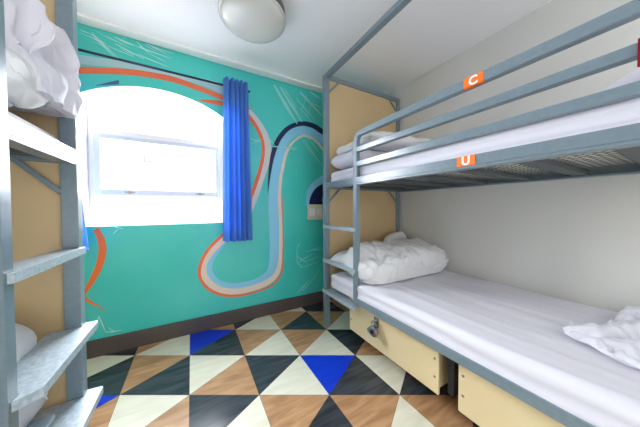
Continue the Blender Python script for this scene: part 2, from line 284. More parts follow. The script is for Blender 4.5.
 ('wash',5,[(-0.621,2.428,-0.619,2.431),(-0.548,2.353,-0.545,2.359),(-0.47,2.284,-0.469,2.286)]),
 ('wash',5,[(-0.344,2.421,-0.343,2.424),(-0.24,2.404,-0.238,2.41),(-0.128,2.395,-0.127,2.397)]),
 ('wash',5,[(-0.494,2.442,-0.493,2.445),(-0.425,2.426,-0.423,2.433),(-0.352,2.418,-0.352,2.42)]),
 ('wash',5,[(-0.359,2.357,-0.358,2.361),(-0.256,2.334,-0.254,2.341),(-0.145,2.318,-0.145,2.32)]),
 ('wash',5,[(-0.466,2.367,-0.467,2.368),(-0.365,2.484,-0.367,2.486),(-0.259,2.614,-0.26,2.615)]),
 ('wash',5,[(-0.528,2.43,-0.527,2.432),(-0.462,2.406,-0.461,2.41),(-0.393,2.387,-0.393,2.388)]),
 ('wash',5,[(-0.36,2.457,-0.358,2.46),(-0.321,2.417,-0.316,2.423),(-0.277,2.385,-0.276,2.387)]),
 ('wash',5,[(-0.489,2.391,-0.488,2.395),(-0.404,2.359,-0.402,2.366),(-0.313,2.333,-0.312,2.336)]),
 ('wash',5,[(-0.62,2.418,-0.619,2.419),(-0.575,2.371,-0.573,2.374),(-0.527,2.329,-0.527,2.33)]),
 ('wash',5,[(-0.625,2.415,-0.623,2.417),(-0.555,2.343,-0.552,2.348),(-0.48,2.276,-0.479,2.277)]),
 ('wash',5,[(-0.318,2.452,-0.317,2.453),(-0.275,2.435,-0.273,2.439),(-0.23,2.425,-0.229,2.427)]),
 ('wash',5,[(-0.463,2.369,-0.462,2.371),(-0.418,2.35,-0.417,2.354),(-0.372,2.339,-0.372,2.34)]),
 ('wash',5,[(-0.685,2.423,-0.684,2.426),(-0.648,2.415,-0.647,2.42),(-0.61,2.414,-0.61,2.415)]),
 ('wash',5,[(-0.292,2.46,-0.291,2.464),(-0.23,2.438,-0.228,2.444),(-0.165,2.423,-0.164,2.425)]),
 ('wash',5,[(-0.535,2.361,-0.534,2.363),(-0.457,2.343,-0.456,2.347),(-0.375,2.33,-0.374,2.332)]),
 ('wash',5,[(-0.622,2.414,-0.62,2.417),(-0.581,2.388,-0.579,2.393),(-0.537,2.369,-0.537,2.37)]),
 ('wash',5,[(-0.634,2.401,-0.634,2.403),(-0.579,2.368,-0.577,2.371),(-0.52,2.339,-0.52,2.34)]),
 ('wash',5,[(-0.373,2.422,-0.373,2.424),(-0.314,2.408,-0.312,2.413),(-0.251,2.402,-0.251,2.403)]),
 ('wash',5,[(-0.616,2.366,-0.616,2.367),(-0.576,2.355,-0.575,2.358),(-0.534,2.35,-0.534,2.351)]),
 ('wash',5,[(-0.631,2.39,-0.63,2.393),(-0.589,2.379,-0.587,2.384),(-0.545,2.374,-0.544,2.376)]),
 ('wash',5,[(-0.461,2.427,-0.461,2.429),(-0.421,2.472,-0.422,2.474),(-0.381,2.524,-0.382,2.525)]),
 ('wash',5,[(-0.276,2.389,-0.275,2.391),(-0.22,2.368,-0.219,2.372),(-0.162,2.354,-0.162,2.355)]),
 ('wash2',5,[(0.766,2.409,0.781,2.421),(0.884,2.225,0.916,2.25),(1.029,2.053,1.039,2.06)]),
 ('wash2',5,[(0.834,2.407,0.845,2.416),(0.952,2.242,0.976,2.261),(1.091,2.087,1.099,2.093)]),
 ('wash2',5,[(0.881,2.41,0.887,2.415),(0.947,2.315,0.959,2.324),(1.021,2.228,1.025,2.231)]),
 ('wash2',5,[(1.067,2.411,1.079,2.423),(1.198,2.299,1.223,2.325),(1.352,2.204,1.36,2.212)]),
 ('wash2',5,[(1.132,2.34,1.136,2.347),(1.239,2.312,1.246,2.326),(1.355,2.299,1.357,2.304)]),
 ('wash2',5,[(1.021,2.337,1.026,2.342),(1.141,2.226,1.151,2.235),(1.273,2.122,1.276,2.124)]),
 ('wash2',5,[(0.928,2.359,0.932,2.361),(0.995,2.24,1.003,2.246),(1.07,2.129,1.072,2.13)]),
 ('wash2',5,[(1.195,2.444,1.201,2.453),(1.27,2.41,1.282,2.428),(1.355,2.392,1.358,2.398)]),
 ('wash2',5,[(1.07,2.239,1.074,2.242),(1.142,2.171,1.15,2.178),(1.221,2.112,1.223,2.114)]),
 ('wash2',5,[(1.145,2.391,1.149,2.391),(1.105,2.267,1.112,2.267),(1.07,2.152,1.072,2.152)]),
 ('wash2',5,[(1.235,2.367,1.238,2.367),(1.187,2.252,1.194,2.251),(1.145,2.144,1.147,2.144)]),
 ('wash2',5,[(1.116,1.89,1.122,1.895),(1.227,1.752,1.24,1.761),(1.351,1.619,1.355,1.622)]),
 ('wash2',5,[(1.168,1.921,1.172,1.924),(1.256,1.825,1.264,1.832),(1.353,1.738,1.355,1.74)]),
 ('wash2',5,[(1.068,1.917,1.071,1.92),(1.178,1.776,1.185,1.781),(1.298,1.639,1.3,1.64)]),
 ('wash2',5,[(0.501,1.82,0.502,1.824),(0.569,1.805,0.571,1.814),(0.641,1.801,0.642,1.804)]),
 ('wash2',5,[(0.531,1.765,0.529,1.768),(0.587,1.793,0.583,1.8),(0.642,1.832,0.641,1.834)]),
 ('wash2',5,[(0.703,1.766,0.704,1.773),(0.867,1.77,0.869,1.785),(1.044,1.791,1.044,1.795)]),
 ('wash2',5,[(0.64,1.923,0.644,1.927),(0.711,1.842,0.719,1.85),(0.789,1.77,0.791,1.772)]),
 ('wash2',5,[(0.925,1.775,0.926,1.78),(0.983,1.765,0.985,1.777),(1.044,1.769,1.044,1.772)]),
 ('wash2',5,[(1.027,0.685,1.023,0.688),(1.048,0.701,1.039,0.707),(1.063,0.728,1.06,0.729)]),
 ('wash2',5,[(1.022,0.687,1.027,0.686),(1.018,0.588,1.029,0.587),(1.022,0.495,1.025,0.495)]),
 ('wash2',5,[(1.022,0.583,1.026,0.587),(1.075,0.536,1.083,0.547),(1.135,0.502,1.137,0.505)]),
 ('wash2',5,[(1.037,0.513,1.034,0.518),(1.126,0.543,1.121,0.553),(1.215,0.586,1.213,0.589)]),
 ('wash2',5,[(1.138,0.616,1.136,0.621),(1.243,0.635,1.239,0.645),(1.35,0.668,1.349,0.671)]),
 ('wash2',5,[(1.099,0.506,1.097,0.51),(1.209,0.522,1.206,0.531),(1.322,0.551,1.321,0.554)]),
 ('wash2',5,[(1.048,0.444,1.047,0.448),(1.169,0.457,1.167,0.465),(1.294,0.483,1.293,0.485)]),
 ('wash2',5,[(1.021,0.516,1.026,0.519),(1.055,0.471,1.065,0.479),(1.096,0.438,1.099,0.441)]),
 ('wash2',5,[(1.036,0.172,1.031,0.179),(1.109,0.222,1.096,0.234),(1.175,0.287,1.171,0.291)]),
 ('wash2',5,[(1.086,0.175,1.081,0.18),(1.145,0.217,1.136,0.226),(1.201,0.272,1.198,0.275)]),
 ('wash2',5,[(1.188,0.239,1.184,0.242),(1.257,0.317,1.249,0.323),(1.322,0.408,1.32,0.41)]),
 ('wash2',5,[(1.215,0.632,1.214,0.637),(1.288,0.625,1.287,0.635),(1.363,0.631,1.363,0.634)]),
 ('wash',5,[(-0.663,0.161,-0.666,0.163),(-0.641,0.228,-0.647,0.233),(-0.622,0.304,-0.624,0.305)]),
 ('wash',5,[(-0.625,0.304,-0.621,0.305),(-0.608,0.234,-0.601,0.237),(-0.587,0.17,-0.585,0.171)]),
 ('wash',5,[(-0.586,0.168,-0.586,0.172),(-0.539,0.158,-0.539,0.167),(-0.491,0.159,-0.491,0.161)]),
 ('wash',5,[(-0.663,0.178,-0.666,0.176),(-0.683,0.228,-0.688,0.225),(-0.705,0.28,-0.707,0.279)]),
 ('wash',5,[(-0.685,0.273,-0.684,0.275),(-0.662,0.233,-0.659,0.237),(-0.637,0.199,-0.636,0.201)]),
 ('wash',5,[(-0.574,0.205,-0.573,0.207),(-0.546,0.166,-0.543,0.171),(-0.516,0.134,-0.515,0.135)]),
 ('wash',5,[(-0.642,0.263,-0.639,0.262),(-0.649,0.217,-0.645,0.215),(-0.654,0.174,-0.653,0.174)]),
 ('wash',5,[(-0.57,1.004,-0.569,1.007),(-0.518,0.978,-0.517,0.985),(-0.464,0.961,-0.464,0.963)]),
 ('wash',5,[(-0.534,0.972,-0.536,0.974),(-0.518,0.991,-0.522,0.996),(-0.504,1.018,-0.506,1.019)]),
 ('wash',5,[(-0.501,0.965,-0.499,0.963),(-0.517,0.945,-0.514,0.94),(-0.531,0.927,-0.53,0.926)]),
]
# floor: equilateral triangle tiles, one colour each
TX, TY, TS = -.026, 1.546, .421; TDX = TS*math.sqrt(3)/2
KNOWN = {(-2,0,1):'U',(-1,0,-1):'B',(-1,0,1):'C',(-1,1,1):'B',(-1,2,1):'B',(-1,2,-1):'K',(-1,1,-1):'K',(-2,1,1):'C',(0,1,-1):'C',
 (0,0,1):'C',(0,0,-1):'K',(0,-1,1):'K',(0,-1,-1):'B',(0,1,1):'U',(1,-1,1):'B',(1,-1,-1):'C',(1,0,1):'K',(1,0,-1):'B',(1,1,1):'B',(1,1,-1):'K',
 (1,2,1):'K',(1,2,-1):'B',(2,-2,1):'B',(2,-2,-1):'K',(2,-1,1):'U',(2,-1,-1):'C',(2,0,1):'B',(2,0,-1):'C',(2,1,1):'B',(2,1,-1):'C',
 (3,-2,1):'B',(3,-2,-1):'C',(3,-1,1):'C',(3,-1,-1):'K',(3,0,1):'K',(3,0,-1):'C',(3,1,1):'B',(3,1,-1):'K',(3,2,1):'K',(3,2,-1):'C',
 (4,-3,-1):'K',(4,-2,-1):'K',(4,-1,-1):'B',(4,0,-1):'C',(4,1,-1):'K'}
bm = bmesh.new()
vs = [bm.verts.new(p) for p in ((XL, YB, -.0012), (XR, YB, -.0012), (XR, YW, -.0012), (XL, YW, -.0012))]
f = bm.faces.new(vs); f.material_index = 4
def clip(poly, a, s, lim):
    out = []
    for k in range(len(poly)):
        p, q = poly[k], poly[(k+1) % len(poly)]
        ip, iq = s*(p[a]-lim) <= 0, s*(q[a]-lim) <= 0
        if ip: out.append(p)
        if ip != iq:
            t = (lim-p[a])/(q[a]-p[a]); out.append((p[0]+(q[0]-p[0])*t, p[1]+(q[1]-p[1])*t))
    return out
rr = random.Random(3)
for i in range(-5, 8):
    for j in range(-9, 5):
        X = TX+TDX*i; Y0 = TY+TS*(j-.5*(i % 2)); Y1 = Y0+TS
        for sd in (1, -1):
            k = KNOWN.get((i, j, sd)) or rr.choice('CCBBKK' + ('U' if rr.random() < .3 else ''))
            P = [(X, Y0), (X, Y1), (X+sd*TDX, (Y0+Y1)/2)]
            cx = sum(p[0] for p in P)/3; cy = sum(p[1] for p in P)/3
            P = [(cx+(x-cx)*.993, cy+(y-cy)*.993) for x, y in P]
            for a, s, l in ((0, -1, XL), (0, 1, XR), (1, -1, YB), (1, 1, YW)):
                if P: P = clip(P, a, s, l)
            if len(P) < 3: continue
            f = bm.faces.new([bm.verts.new((x, y, 0)) for x, y in P]); f.material_index = 'CBKU'.index(k)
fl = struct(obj('floor', bm, [M['tileC'], M['tileB'], M['tileK'], M['tileU'], M['grout']]))
for p in fl.data.polygons:
    pass
bm = bmesh.new(); box(bm, (XL-.1, YB, ZC), (XR+.1, YW+.2, ZC+.1)); struct(obj('ceiling', bm, M['ceil']))
bm = bmesh.new(); box(bm, (XR, YB, 0), (XR+.1, YW+.2, ZC)); struct(obj('wall_right', bm, M['wall']))
bm = bmesh.new(); box(bm, (XL-.1, YB, 0), (XL, YW+.2, ZC)); struct(obj('wall_left', bm, M['wall']))

# window wall with an arched opening and the painted mural
WX, WH, WZ0, WZT, WR = -.205, .49, .99, 2.115, .9
A = arch(WX, WH, WZ0, WZT, WR)
MM = ['teal', 'white', 'orange', 'orange2', 'lav', 'pink', 'sky', 'cream', 'navy', 'navy2', 'wash', 'wash2']
bm = bmesh.new()
def quad(a, b, c, d, mi=0):
    f = bm.faces.new([bm.verts.new(p) for p in (a, b, c, d)]); f.material_index = mi; return f
def wq(x0, z0, x1, z1, x2, z2, x3, z3): quad((x0, YW, z0), (x1, YW, z1), (x2, YW, z2), (x3, YW, z3))
wq(XL, 0, A[0][0], 0, A[0][0], ZC, XL, ZC); wq(A[-1][0], 0, XR, 0, XR, ZC, A[-1][0], ZC)
wq(A[0][0], 0, A[-1][0], 0, A[-1][0], WZ0, A[0][0], WZ0)
for (xa, za), (xb, zb) in zip(A, A[1:]): wq(xa, za, xb, zb, xb, ZC, xa, ZC)
YO = YW+.20
loop = [(A[0][0], WZ0)]+A+[(A[-1][0], WZ0)]
for k in range(len(loop)):
    (xa, za), (xb, zb) = loop[k], loop[(k+1) % len(loop)]
    quad((xa, YW, za), (xb, YW, zb), (xb, YO, zb), (xa, YO, za), 1)
# outer leaf
for a in [(XL, 0, A[0][0], ZC), (A[-1][0], 0, XR, ZC), (A[0][0], 0, A[-1][0], WZ0)]:
    quad((a[0], YO, a[1]), (a[2], YO, a[1]), (a[2], YO, a[3]), (a[0], YO, a[3]), 1)
for (xa, za), (xb, zb) in zip(A, A[1:]): quad((xa, YO, za), (xb, YO, zb), (xb, YO, ZC), (xa, YO, ZC), 1)
def in_arch(x, z):
    if abs(x-WX) > WH+.002 or z < WZ0-.004: return False
    return z < WZT-(WR-math.sqrt(WR*WR-(x-WX)**2 if abs(x-WX) < WR else 0))+.003
for mname, layer, rows in MURAL:
    y = YW-.0006*layer; mi = MM.index(mname)
    for p, q in zip(rows, rows[1:]):
        pts = [(p[0], p[1]), (p[2], p[3]), (q[2], q[3]), (q[0], q[1])]
        if any(in_arch(*t) or t[1] > ZC or t[1] < .14 for t in pts): continue
        f = quad(*[(x, y, z) for x, z in pts], mi)
me = bpy.data.meshes.new('wall_back'); bm.to_mesh(me); bm.free()
for k in MM: me.materials.append(M[k])
wb = bpy.data.objects.new('wall_back', me); C.objects.link(wb); struct(wb)

struct(obj('baseboard_back', bx((XL, YW-.018, 0), (XR-.001, YW-.004, .132), .004), M['base']))
struct(obj('baseboard_right', bx((XR-.016, YB, 0), (XR-.001, YW-.02, .132), .004), M['base']))
struct(obj('baseboard_left', bx((XL+.001, YB, 0), (XL+.016, YW-.02, .132), .004), M['base']))

b = bmesh.new(); box(b, (XL+.001, YW-.095, ZC-.016), (XR-.001, YW-.005, ZC-.0005), 0); struct(obj('trim_1', b, M['ceil']))

# window: arched frame ring, three lights, panes
def ring(x, hw, z0, zt, R, w, y0, y1, m, name, parent):
    o = arch(x, hw, z0, zt, R); i = arch(x, hw-w, z0+w, zt-w, R-w*.6)
    lo = [(o[0][0], z0)]+o+[(o[-1][0], z0)]; li = [(i[0][0], z0+w)]+i+[(i[-1][0], z0+w)]
    b = bmesh.new(); V = [[b.verts.new((px, yy, pz)) for px, pz in l] for l in (lo, li) for yy in (y0, y1)]
    n = len(lo)
    for k in range(n):
        k2 = (k+1) % n
        for u, v in ((0, 2), (1, 3), (0, 1), (2, 3)):
            b.faces.new((V[u][k], V[u][k2], V[v][k2], V[v][k]))
    return obj(name, b, m, parent)
win = bpy.data.objects.new('window_1', None); C.objects.link(win); struct(win); win.location = (WX, YO-.05, WZ0)
ring(WX, WH-.002, WZ0+.002, WZT-.003, WR, .038, YO-.075, YO-.025, M['white'], 'window_frame', win)
y0, y1 = YO-.095, YO-.035
XA, XB = WX-WH+.036, WX+WH-.036
for nm, z0, z1 in (('transom_bar', 1.722, 1.762), ('transom_bar', 1.195, 1.235)):
    obj(nm, bx((XA, y0+.012, z0), (XB, y1, z1), .003), M['white'], win)
# casement sash
bm = bmesh.new()
for lo, hi in (((XA, 1.236), (XA+.04, 1.72)), ((XB-.04, 1.236), (XB, 1.72)), ((XA+.04, 1.236), (XB-.04, 1.282)), ((XA+.04, 1.685), (XB-.04, 1.72))):
    box(bm, (lo[0], y0, lo[1]), (hi[0], y1+.004, hi[1]), .004)
sash = obj('casement_sash', bm, M['sash'], win)
bm = bmesh.new()
for x in (XA+.04+(XB-XA-.08)/3, XA+.04+(XB-XA-.08)*2/3): box(bm, (x-.009, y0+.028, 1.283), (x+.009, y0+.05, 1.684), .003)
box(bm, (XA+.041, y0+.03, 1.525), (XB-.041, y0+.048, 1.543), .003)
obj('glazing_bar', bm, M['white'], win)
for x in (.075, -.44):
    b = bx((x-.035, y0-.016, 1.253), (x+.035, y0-.004, 1.265), .003); box(b, (x-.012, y0-.008, 1.248), (x+.012, y0+.002, 1.27), .002)
    obj('window_handle', b, M['chrome'], win)
for z0, z1 in ((WZ0+.04, 1.195), (1.284, 1.684)):
    obj('pane', bx((XA+.002, YO-.054, z0), (XB-.002, YO-.05, z1), 0), M['glass'], win)
b = bmesh.new(); ap = arch(WX, WH-.038, 0, WZT-.04, WR-.03)
for yy in (YO-.054, YO-.05):
    b.faces.new([b.verts.new((x, yy, z)) for x, z in [(ap[0][0], 1.762)]+ap+[(ap[-1][0], 1.762)]])
obj('pane', b, M['glass'], win)

# curtain rod and curtains
rod = thing('curtain_rod', 'thin dark navy curtain rod running above the arched window', 'curtain rod', (0, 2.2, 2.222))
b = bmesh.new(); tube(b, [(-1.2, 2.2, 2.222), (.50, 2.2, 2.226)], .009); obj('rod', b, M['rod'], rod, True)
for x in (-1.1, .485):
    b = bmesh.new(); tube(b, [(x, 2.2, 2.224), (x, YW-.006, 2.224)], .006); obj('bracket', b, M['rod'], rod)
def curtain(xt0, xt1, xb0, xb1, zt, zb, folds, seed, amp=.028):
    b = bmesh.new(); nu, nv = folds*14, 40; g = []
    for j in range(nv+1):
        t = j/nv; row = []
        for i in range(nu+1):
            s = i/nu; x = (xt0+(xt1-xt0)*s)*(1-t)+(xb0+(xb1-xb0)*s)*t
            ph = s*folds*2*PI+.5*math.sin(t*2+seed)+.6*math.sin(s*9+seed)
            a = amp*(.55+.45*t)*(1+.35*math.sin(s*17+seed*2))
            y = 2.2-.0+a*math.sin(ph); x += .010*math.cos(ph*1+1)
            if t < .06: y = 2.2+(y-2.2)*1.1
            z = zt-(zt-zb)*t+(.008*math.sin(ph*2) if j == 0 else 0)+(.004*math.sin(ph) if j == nv else 0)
            row.append((x, y-.043, z))
        g.append(row)
    vf = [[b.verts.new(p) for p in r] for r in g]
    for j in range(nv):
        for i in range(nu): b.faces.new((vf[j][i], vf[j][i+1], vf[j+1][i+1], vf[j+1][i]))
    bmesh.ops.solidify(b, geom=b.faces[:], thickness=.0025)
    return b
tag(obj('curtain', curtain(.268, .468, .245, .490, 2.275, .825, 5, 1), M['curtain'], None, True), 'bright blue pleated curtain hanging to the right of the window', 'curtain')
tag(obj('curtain', curtain(-1.0, -.735, -.97, -.625, 2.275, .845, 6, 2), M['curtain'], None, True), 'blue curtain left of the window, mostly hidden behind the left bunk post', 'curtain')

# wall socket
so = thing('wall_socket', 'cream double wall socket on the teal wall beside the bunk post', 'socket', (1.25, YW, 1.075))
obj('plate', bx((1.152, YW-.03, .988), (1.37, YW-.005, 1.165), .006), M['socket'], so)
for x in (1.175, 1.265):
    obj('rocker', bx((x, YW-.036, 1.035), (x+.062, YW-.0295, 1.12), .003), M['white'], so)

# ceiling lamp
LX, LY = .385, 1.575
lamp = thing('ceiling_lamp', 'round opal glass dome lamp on the white ceiling', 'ceiling lamp', (LX, LY, ZC-.001))
b = bmesh.new(); lathe(b, [(.205, ZC-.001), (.212, ZC-.012), (.213, ZC-.062), (.20, ZC-.066)], (LX, LY, 0), 64); obj('lamp_base', b, M['grey_rim'], lamp, True)
b = bmesh.new()
pr = [(.19, ZC-.0665), (.216, ZC-.067), (.219, ZC-.072), (.218, ZC-.080), (.210, ZC-.084), (.206, ZC-.083)]+[(.207*math.cos(a)**.8, ZC-.083-.055*math.sin(a)) for a in [k*PI/2/12 for k in range(1, 12)]]+[(.004, ZC-.1385)]
lathe(b, pr, (LX, LY, 0), 64); obj('lamp_shade', b, M['opal'], lamp, True)

# ------------------------------------------------------------ bunks
def text_mesh(ch, size, h):
    cu = bpy.data.curves.new('t', 'FONT'); cu.body = ch; cu.size = size; cu.extrude = h; cu.offset = size*.035
    o = bpy.data.objects.new('t', cu); C.objects.link(o)
    dg = bpy.context.evaluated_depsgraph_get(); me = bpy.data.meshes.new_from_object(o.evaluated_get(dg))
    bpy.data.objects.remove(o); bpy.data.curves.remove(cu)
    return me

def bunk(sx, xf, yf, width, label, near=-2.02, lad=.496, tf=.35):
    """sx=+1 bed on the right of its front face, -1 on the left; xf front plane, yf far end"""
    x = lambda d: xf+sx*d
    W = width; yn = yf+near
    t = thing('bunk_bed', label, 'bunk bed', (xf, (yf+yn)/2, 0), 'steel bunk beds on both sides of the room')
    P = .048; st = M['steel']
    def part(name, b, m=st, lab=None, sm=False, parent=t):
        o = obj(name, b, m, parent, sm)
        if lab: o['label'] = lab
        return o
    B = lambda d0, d1, y0, y1, z0, z1, bev=.003: bx((x(d0), y0, z0), (x(d1), y1, z1), bev)
    # four posts
    part('post', B(0, P, yf-.045, yf, 0, 2.35)); part('post', B(W-P, W, yf-.045, yf, 0, 2.35))
    part('post', B(0, P, yn, yn+.045, 0, 2.35)); part('post', B(W-P, W, yn, yn+.045, 0, 2.35))
    # top, platform and lower end bars
    for y in (yf-.042, yn+.003):
        for z in ((2.312, 2.352), (1.300, 1.350)):
            part('end_bar', B(P, W-P, y, y+.04, *z))
    part('end_bar', B(P, W-P, yf-.017, yf, .386, .434)); part('end_bar', B(P, W-P, yn+.003, yn+.043, .386, .434))
    part('top_rail', B(.003, .045, yn+.045, yf-.045, 2.315, 2.352))
    # side rails
    part('platform_rail', B(.0015, .03, yn+.045, yf-.045, 1.308, 1.354)); part('platform_rail', B(W-.03, W, yn+.045, yf-.045, 1.308, 1.354))
    part('platform_lip', B(.002, .055, yn+.046, yf-.046, 1.297, 1.3075, 0)); part('platform_lip', B(W-.055, W-.002, yn+.046, yf-.046, 1.297, 1.3075, 0))
    ys = yf-lad                                                    # ladder stile
    part('bed_rail', B(0, .032, yn+.045, ys-.001, .386, .434)); part('bed_rail', B(W-.032, W, yn+.045, yf-.045, .386, .434))
    # slats and woven wire under the upper mattress
    k = 0; y = yf-.12
    sl = []
    while y > yn+.1:
        part('slat', B(.031, W-.031, y-.030, y+.030, 1.309, 1.334), M['under']); sl.append(y); y -= .262
    b = bmesh.new()
    ya, yb = yn+.06, yf-.06; da, db = .034, W-.034
    for sg in (1, -1):
        c = (ya-db if sg > 0 else ya+da)
        while c < (yb-da if sg > 0 else yb+db):                      # wire: y = c + sg*d, clipped to the frame
            lo = max(da, (ya-c) if sg > 0 else (c-yb)); hi = min(db, (yb-c) if sg > 0 else (c-ya))
            if hi-lo > .02:
                z = 1.3365 if sg > 0 else 1.339
                sweep(b, [(x(lo), c+sg*lo, z), (x(hi), c+sg*hi, z)], rect(.0028, .0022, .0006), (0, 0, 1))
            c += .052
    part('wire_mesh', b, M['wire'])
    y = yf-.2
    while y > yn+.1:
        part('bed_slat', B(.033, W-.033, y-.03, y+.03, .392, .408)); y -= .3
    # end panels
    part('end_panel', B(P, W-P, yf-.030, yf-.018, 1.352, 2.31, 0), M['tan'], 'tan laminate panel closing the upper tier')
    part('end_panel', B(P, W-P, yf-.030, yf-.018, .335, 1.299, 0), M['tan'], 'tan laminate panel closing the lower tier')
    # corner braces (below upper bar and below platform)
    for zt in (2.312, 1.300):
        for a, c in ((P, P+.115), (W-P, W-P-.115)):
            bb = bmesh.new(); sweep(bb, [(x(a-.002*(1 if a < .5 else -1)), yf-.040, zt-.115), (x(c), yf-.040, zt+.002)], rect(.012, .018, .002), (0, 1, 0))
            part('brace', bb)
    # ladder stile bending over into the top guard rail
    pr = rect(.03, .046, .005)
    yc = ys+.023; R = .06; zt = 1.677
    pts = [(x(.018), yc, .384), (x(.018), yc, zt-R)]+[(x(.018), yc-R+R*math.cos(a), zt-R+R*math.sin(a)) for a in [PI/2*k/7 for k in range(1, 8)]]+[(x(.018), yn+.05, zt)]
    b = bmesh.new()
    # one profile all the way: deep and 46 mm wide
    sweep(b, pts, rect(.036, .044, .004), (1, 0, 0))
    gr = part('ladder_stile', b)
    gr['label'] = 'steel tube forming the ladder side and the top guard rail'
    part('guard_rail', B(.001, .037, yn+.045, ys+.003, 1.540, 1.576)); part('guard_rail', B(.001, .037, yn+.045, ys+.003, 1.432, 1.470))
    # ladder treads, deeper towards the floor
    for z, f, bk in ((.965, -.012, .060), (.648, -.042, .090), (.362, -.052, .125)):
        bb = bmesh.new(); f = min(-.004, f*tf) if f < -.02 else f; c0 = .012 if f > -.02 else .040
        box_pts = [(x(-.001), ys+.014), (x(f), ys+c0+.006), (x(f), yf-.016), (x(f+.006), yf-.008), (x(-.001), yf-.006), (x(-.001), yf-.047), (x(bk), yf-.047), (x(bk), ys+.047), (x(-.001), ys+.047)]
        top = [bb.verts.new((px, py, z)) for px, py in box_pts]; bot = [bb.verts.new((px, py, z-.026)) for px, py in box_pts]
        bb.faces.new(top); bb.faces.new(bot)
        for i in range(len(top)): bb.faces.new((top[i], top[(i+1) % len(top)], bot[(i+1) % len(top)], bot[i]))
        part('ladder_tread', bb, M['tread'], 'pale grip-coated steel tread')
    return t, part

rb, rpart = bunk(1, 1.078, 1.828, .99, 'blue-grey steel bunk bed along the right wall, with cream drawers below')
lb, lpart = bunk(-1, -.390, 1.298, .99, 'blue-grey steel bunk bed cut off at the left edge, beside the window', lad=.468, tf=1)

# stickers with their marks (on the front faces of the right bunk)
def sticker(y0, y1, z0, z1, ch, size, xx=1.078):
    b = bmesh.new(); box(b, (xx-.0016, y0, z0), (xx-.0002, y1, z1), 0); box(b, (xx-.0002, y0, z0-.0016), (xx+.02, y1, z0-.0002), 0)
    o = rpart('sticker', b, M['orange_st'], 'orange sticker with a white letter')
    me = text_mesh(ch, size, .0004)
    cxm = (max(v.co.x for v in me.vertices)+min(v.co.x for v in me.vertices))/2
    cym = (max(v.co.y for v in me.vertices)+min(v.co.y for v in me.vertices))/2
    for v in me.vertices:
        p = v.co.copy(); v.co = Vector((xx-.0022-p.z, (y0+y1)/2-(p.x-cxm), (z0+z1)/2+(p.y-cym)))
    me.materials.append(M['white_st'])
    lo = bpy.data.objects.new('letter', me); C.objects.link(lo); lo.parent = o
    return o
sticker(.492, .572, 1.6555, 1.6985, 'C', .052)
sticker(.520, .598, 1.3095, 1.3535, 'U', .052)

# under-bed drawers of the right bunk
def drawer(y0, y1, label, hasp=None):
    t = thing('underbed_drawer', label, 'drawer', (1.3, (y0+y1)/2, 0), 'rolling drawers under the right bunk')
    obj('front_panel', bx((1.145, y0, .105), (1.160, y1, .372), .003), M['cream_ply'], t)
    b = bmesh.new()
    box(b, (1.161, y0+.02, .115), (1.98, y0+.032, .33)); box(b, (1.161, y1-.032, .115), (1.98, y1-.02, .33))
    box(b, (1.161, y0+.033, .115), (1.98, y1-.033, .127)); box(b, (1.966, y0+.033, .128), (1.98, y1-.033, .33))
    obj('drawer_box', b, M['cream_ply'], t)
    for yy in (y0+.08, y1-.08):
        for xx in (1.42, 1.88):
            b = bmesh.new(); lathe(b, [(.010, -.016), (.050, -.016), (.052, -.01), (.052, .01), (.050, .016), (.010, .016)], (xx, yy, .0525), 20, 'Y')
            box(b, (xx-.02, yy-.02, .06), (xx+.02, yy-.0165, .114)); box(b, (xx-.02, yy+.0165, .06), (xx+.02, yy+.02, .114))
            obj('caster', b, M['dark'], t)
    for yy in (y0+.022, y1-.022):
        for zz in (.195, .295):
            b = bmesh.new(); lathe(b, [(.001, -.0035), (.005, -.003), (.007, 0), (.007, .001)], (1.1442, yy, zz), 12, 'X')
            obj('screw', b, M['chrome'], t, True)
    return t
d1 = drawer(.722, 1.505, 'long cream drawer with a padlocked hasp, under the right bunk by the ladder')
drawer(-.16, .618, 'cream drawer without a lock, at the bottom edge of the photo under the right bunk')
b = bx((1.1395, 1.168, .262), (1.1447, 1.212, .335), .002); box(b, (1.122, 1.187, .282), (1.1395, 1.194, .312), .002)
hp = obj('hasp', b, M['chrome'], d1); hp['label'] = 'steel hasp plate'
pl = thing('padlock', 'small grey metal padlock hanging from the hasp on the cream drawer', 'padlock', (1.112, 1.19, .255))
b = bmesh.new(); lathe(b, [(.006, -.016), (.032, -.015), (.038, -.007), (.038, .007), (.032, .015), (.006, .016)], (1.100, 1.172, .255), 28, 'X'); obj('lock_body', b, M['chrome'], pl, True)
b = bmesh.new(); tube(b, [(1.108, 1.178+.022*math.cos(a), .288+(.006+.028*math.sin(a))) for a in [PI*k/10 for k in range(0, 11)]], .0055)
obj('shackle', b, M['chrome'], pl, True)
b = bmesh.new(); lathe(b, [(.004, -.012), (.013, -.011), (.015, .0)], (1.083, 1.172, .255), 20, 'X'); obj('dial', b, M['dark'], pl, True)
b = bmesh.new(); lathe(b, [(.004, -.010), (.017, -.009), (.019, .009), (.004, .010)], (1.112, 1.226, .236), 20, 'X'); obj('key_barrel', b, M['chrome'], pl, True)
# dark panel added for the shade in the drawer gap; bed middle leg
rpart('gap_shade_panel', bx((1.175, .655, .13), (1.97, .690, .385), .003), M['dark'], 'black panel standing in for the shade between the two drawers')
rpart('middle_leg', bx((1.85, .64, 0), (1.89, .68, .384), .003))

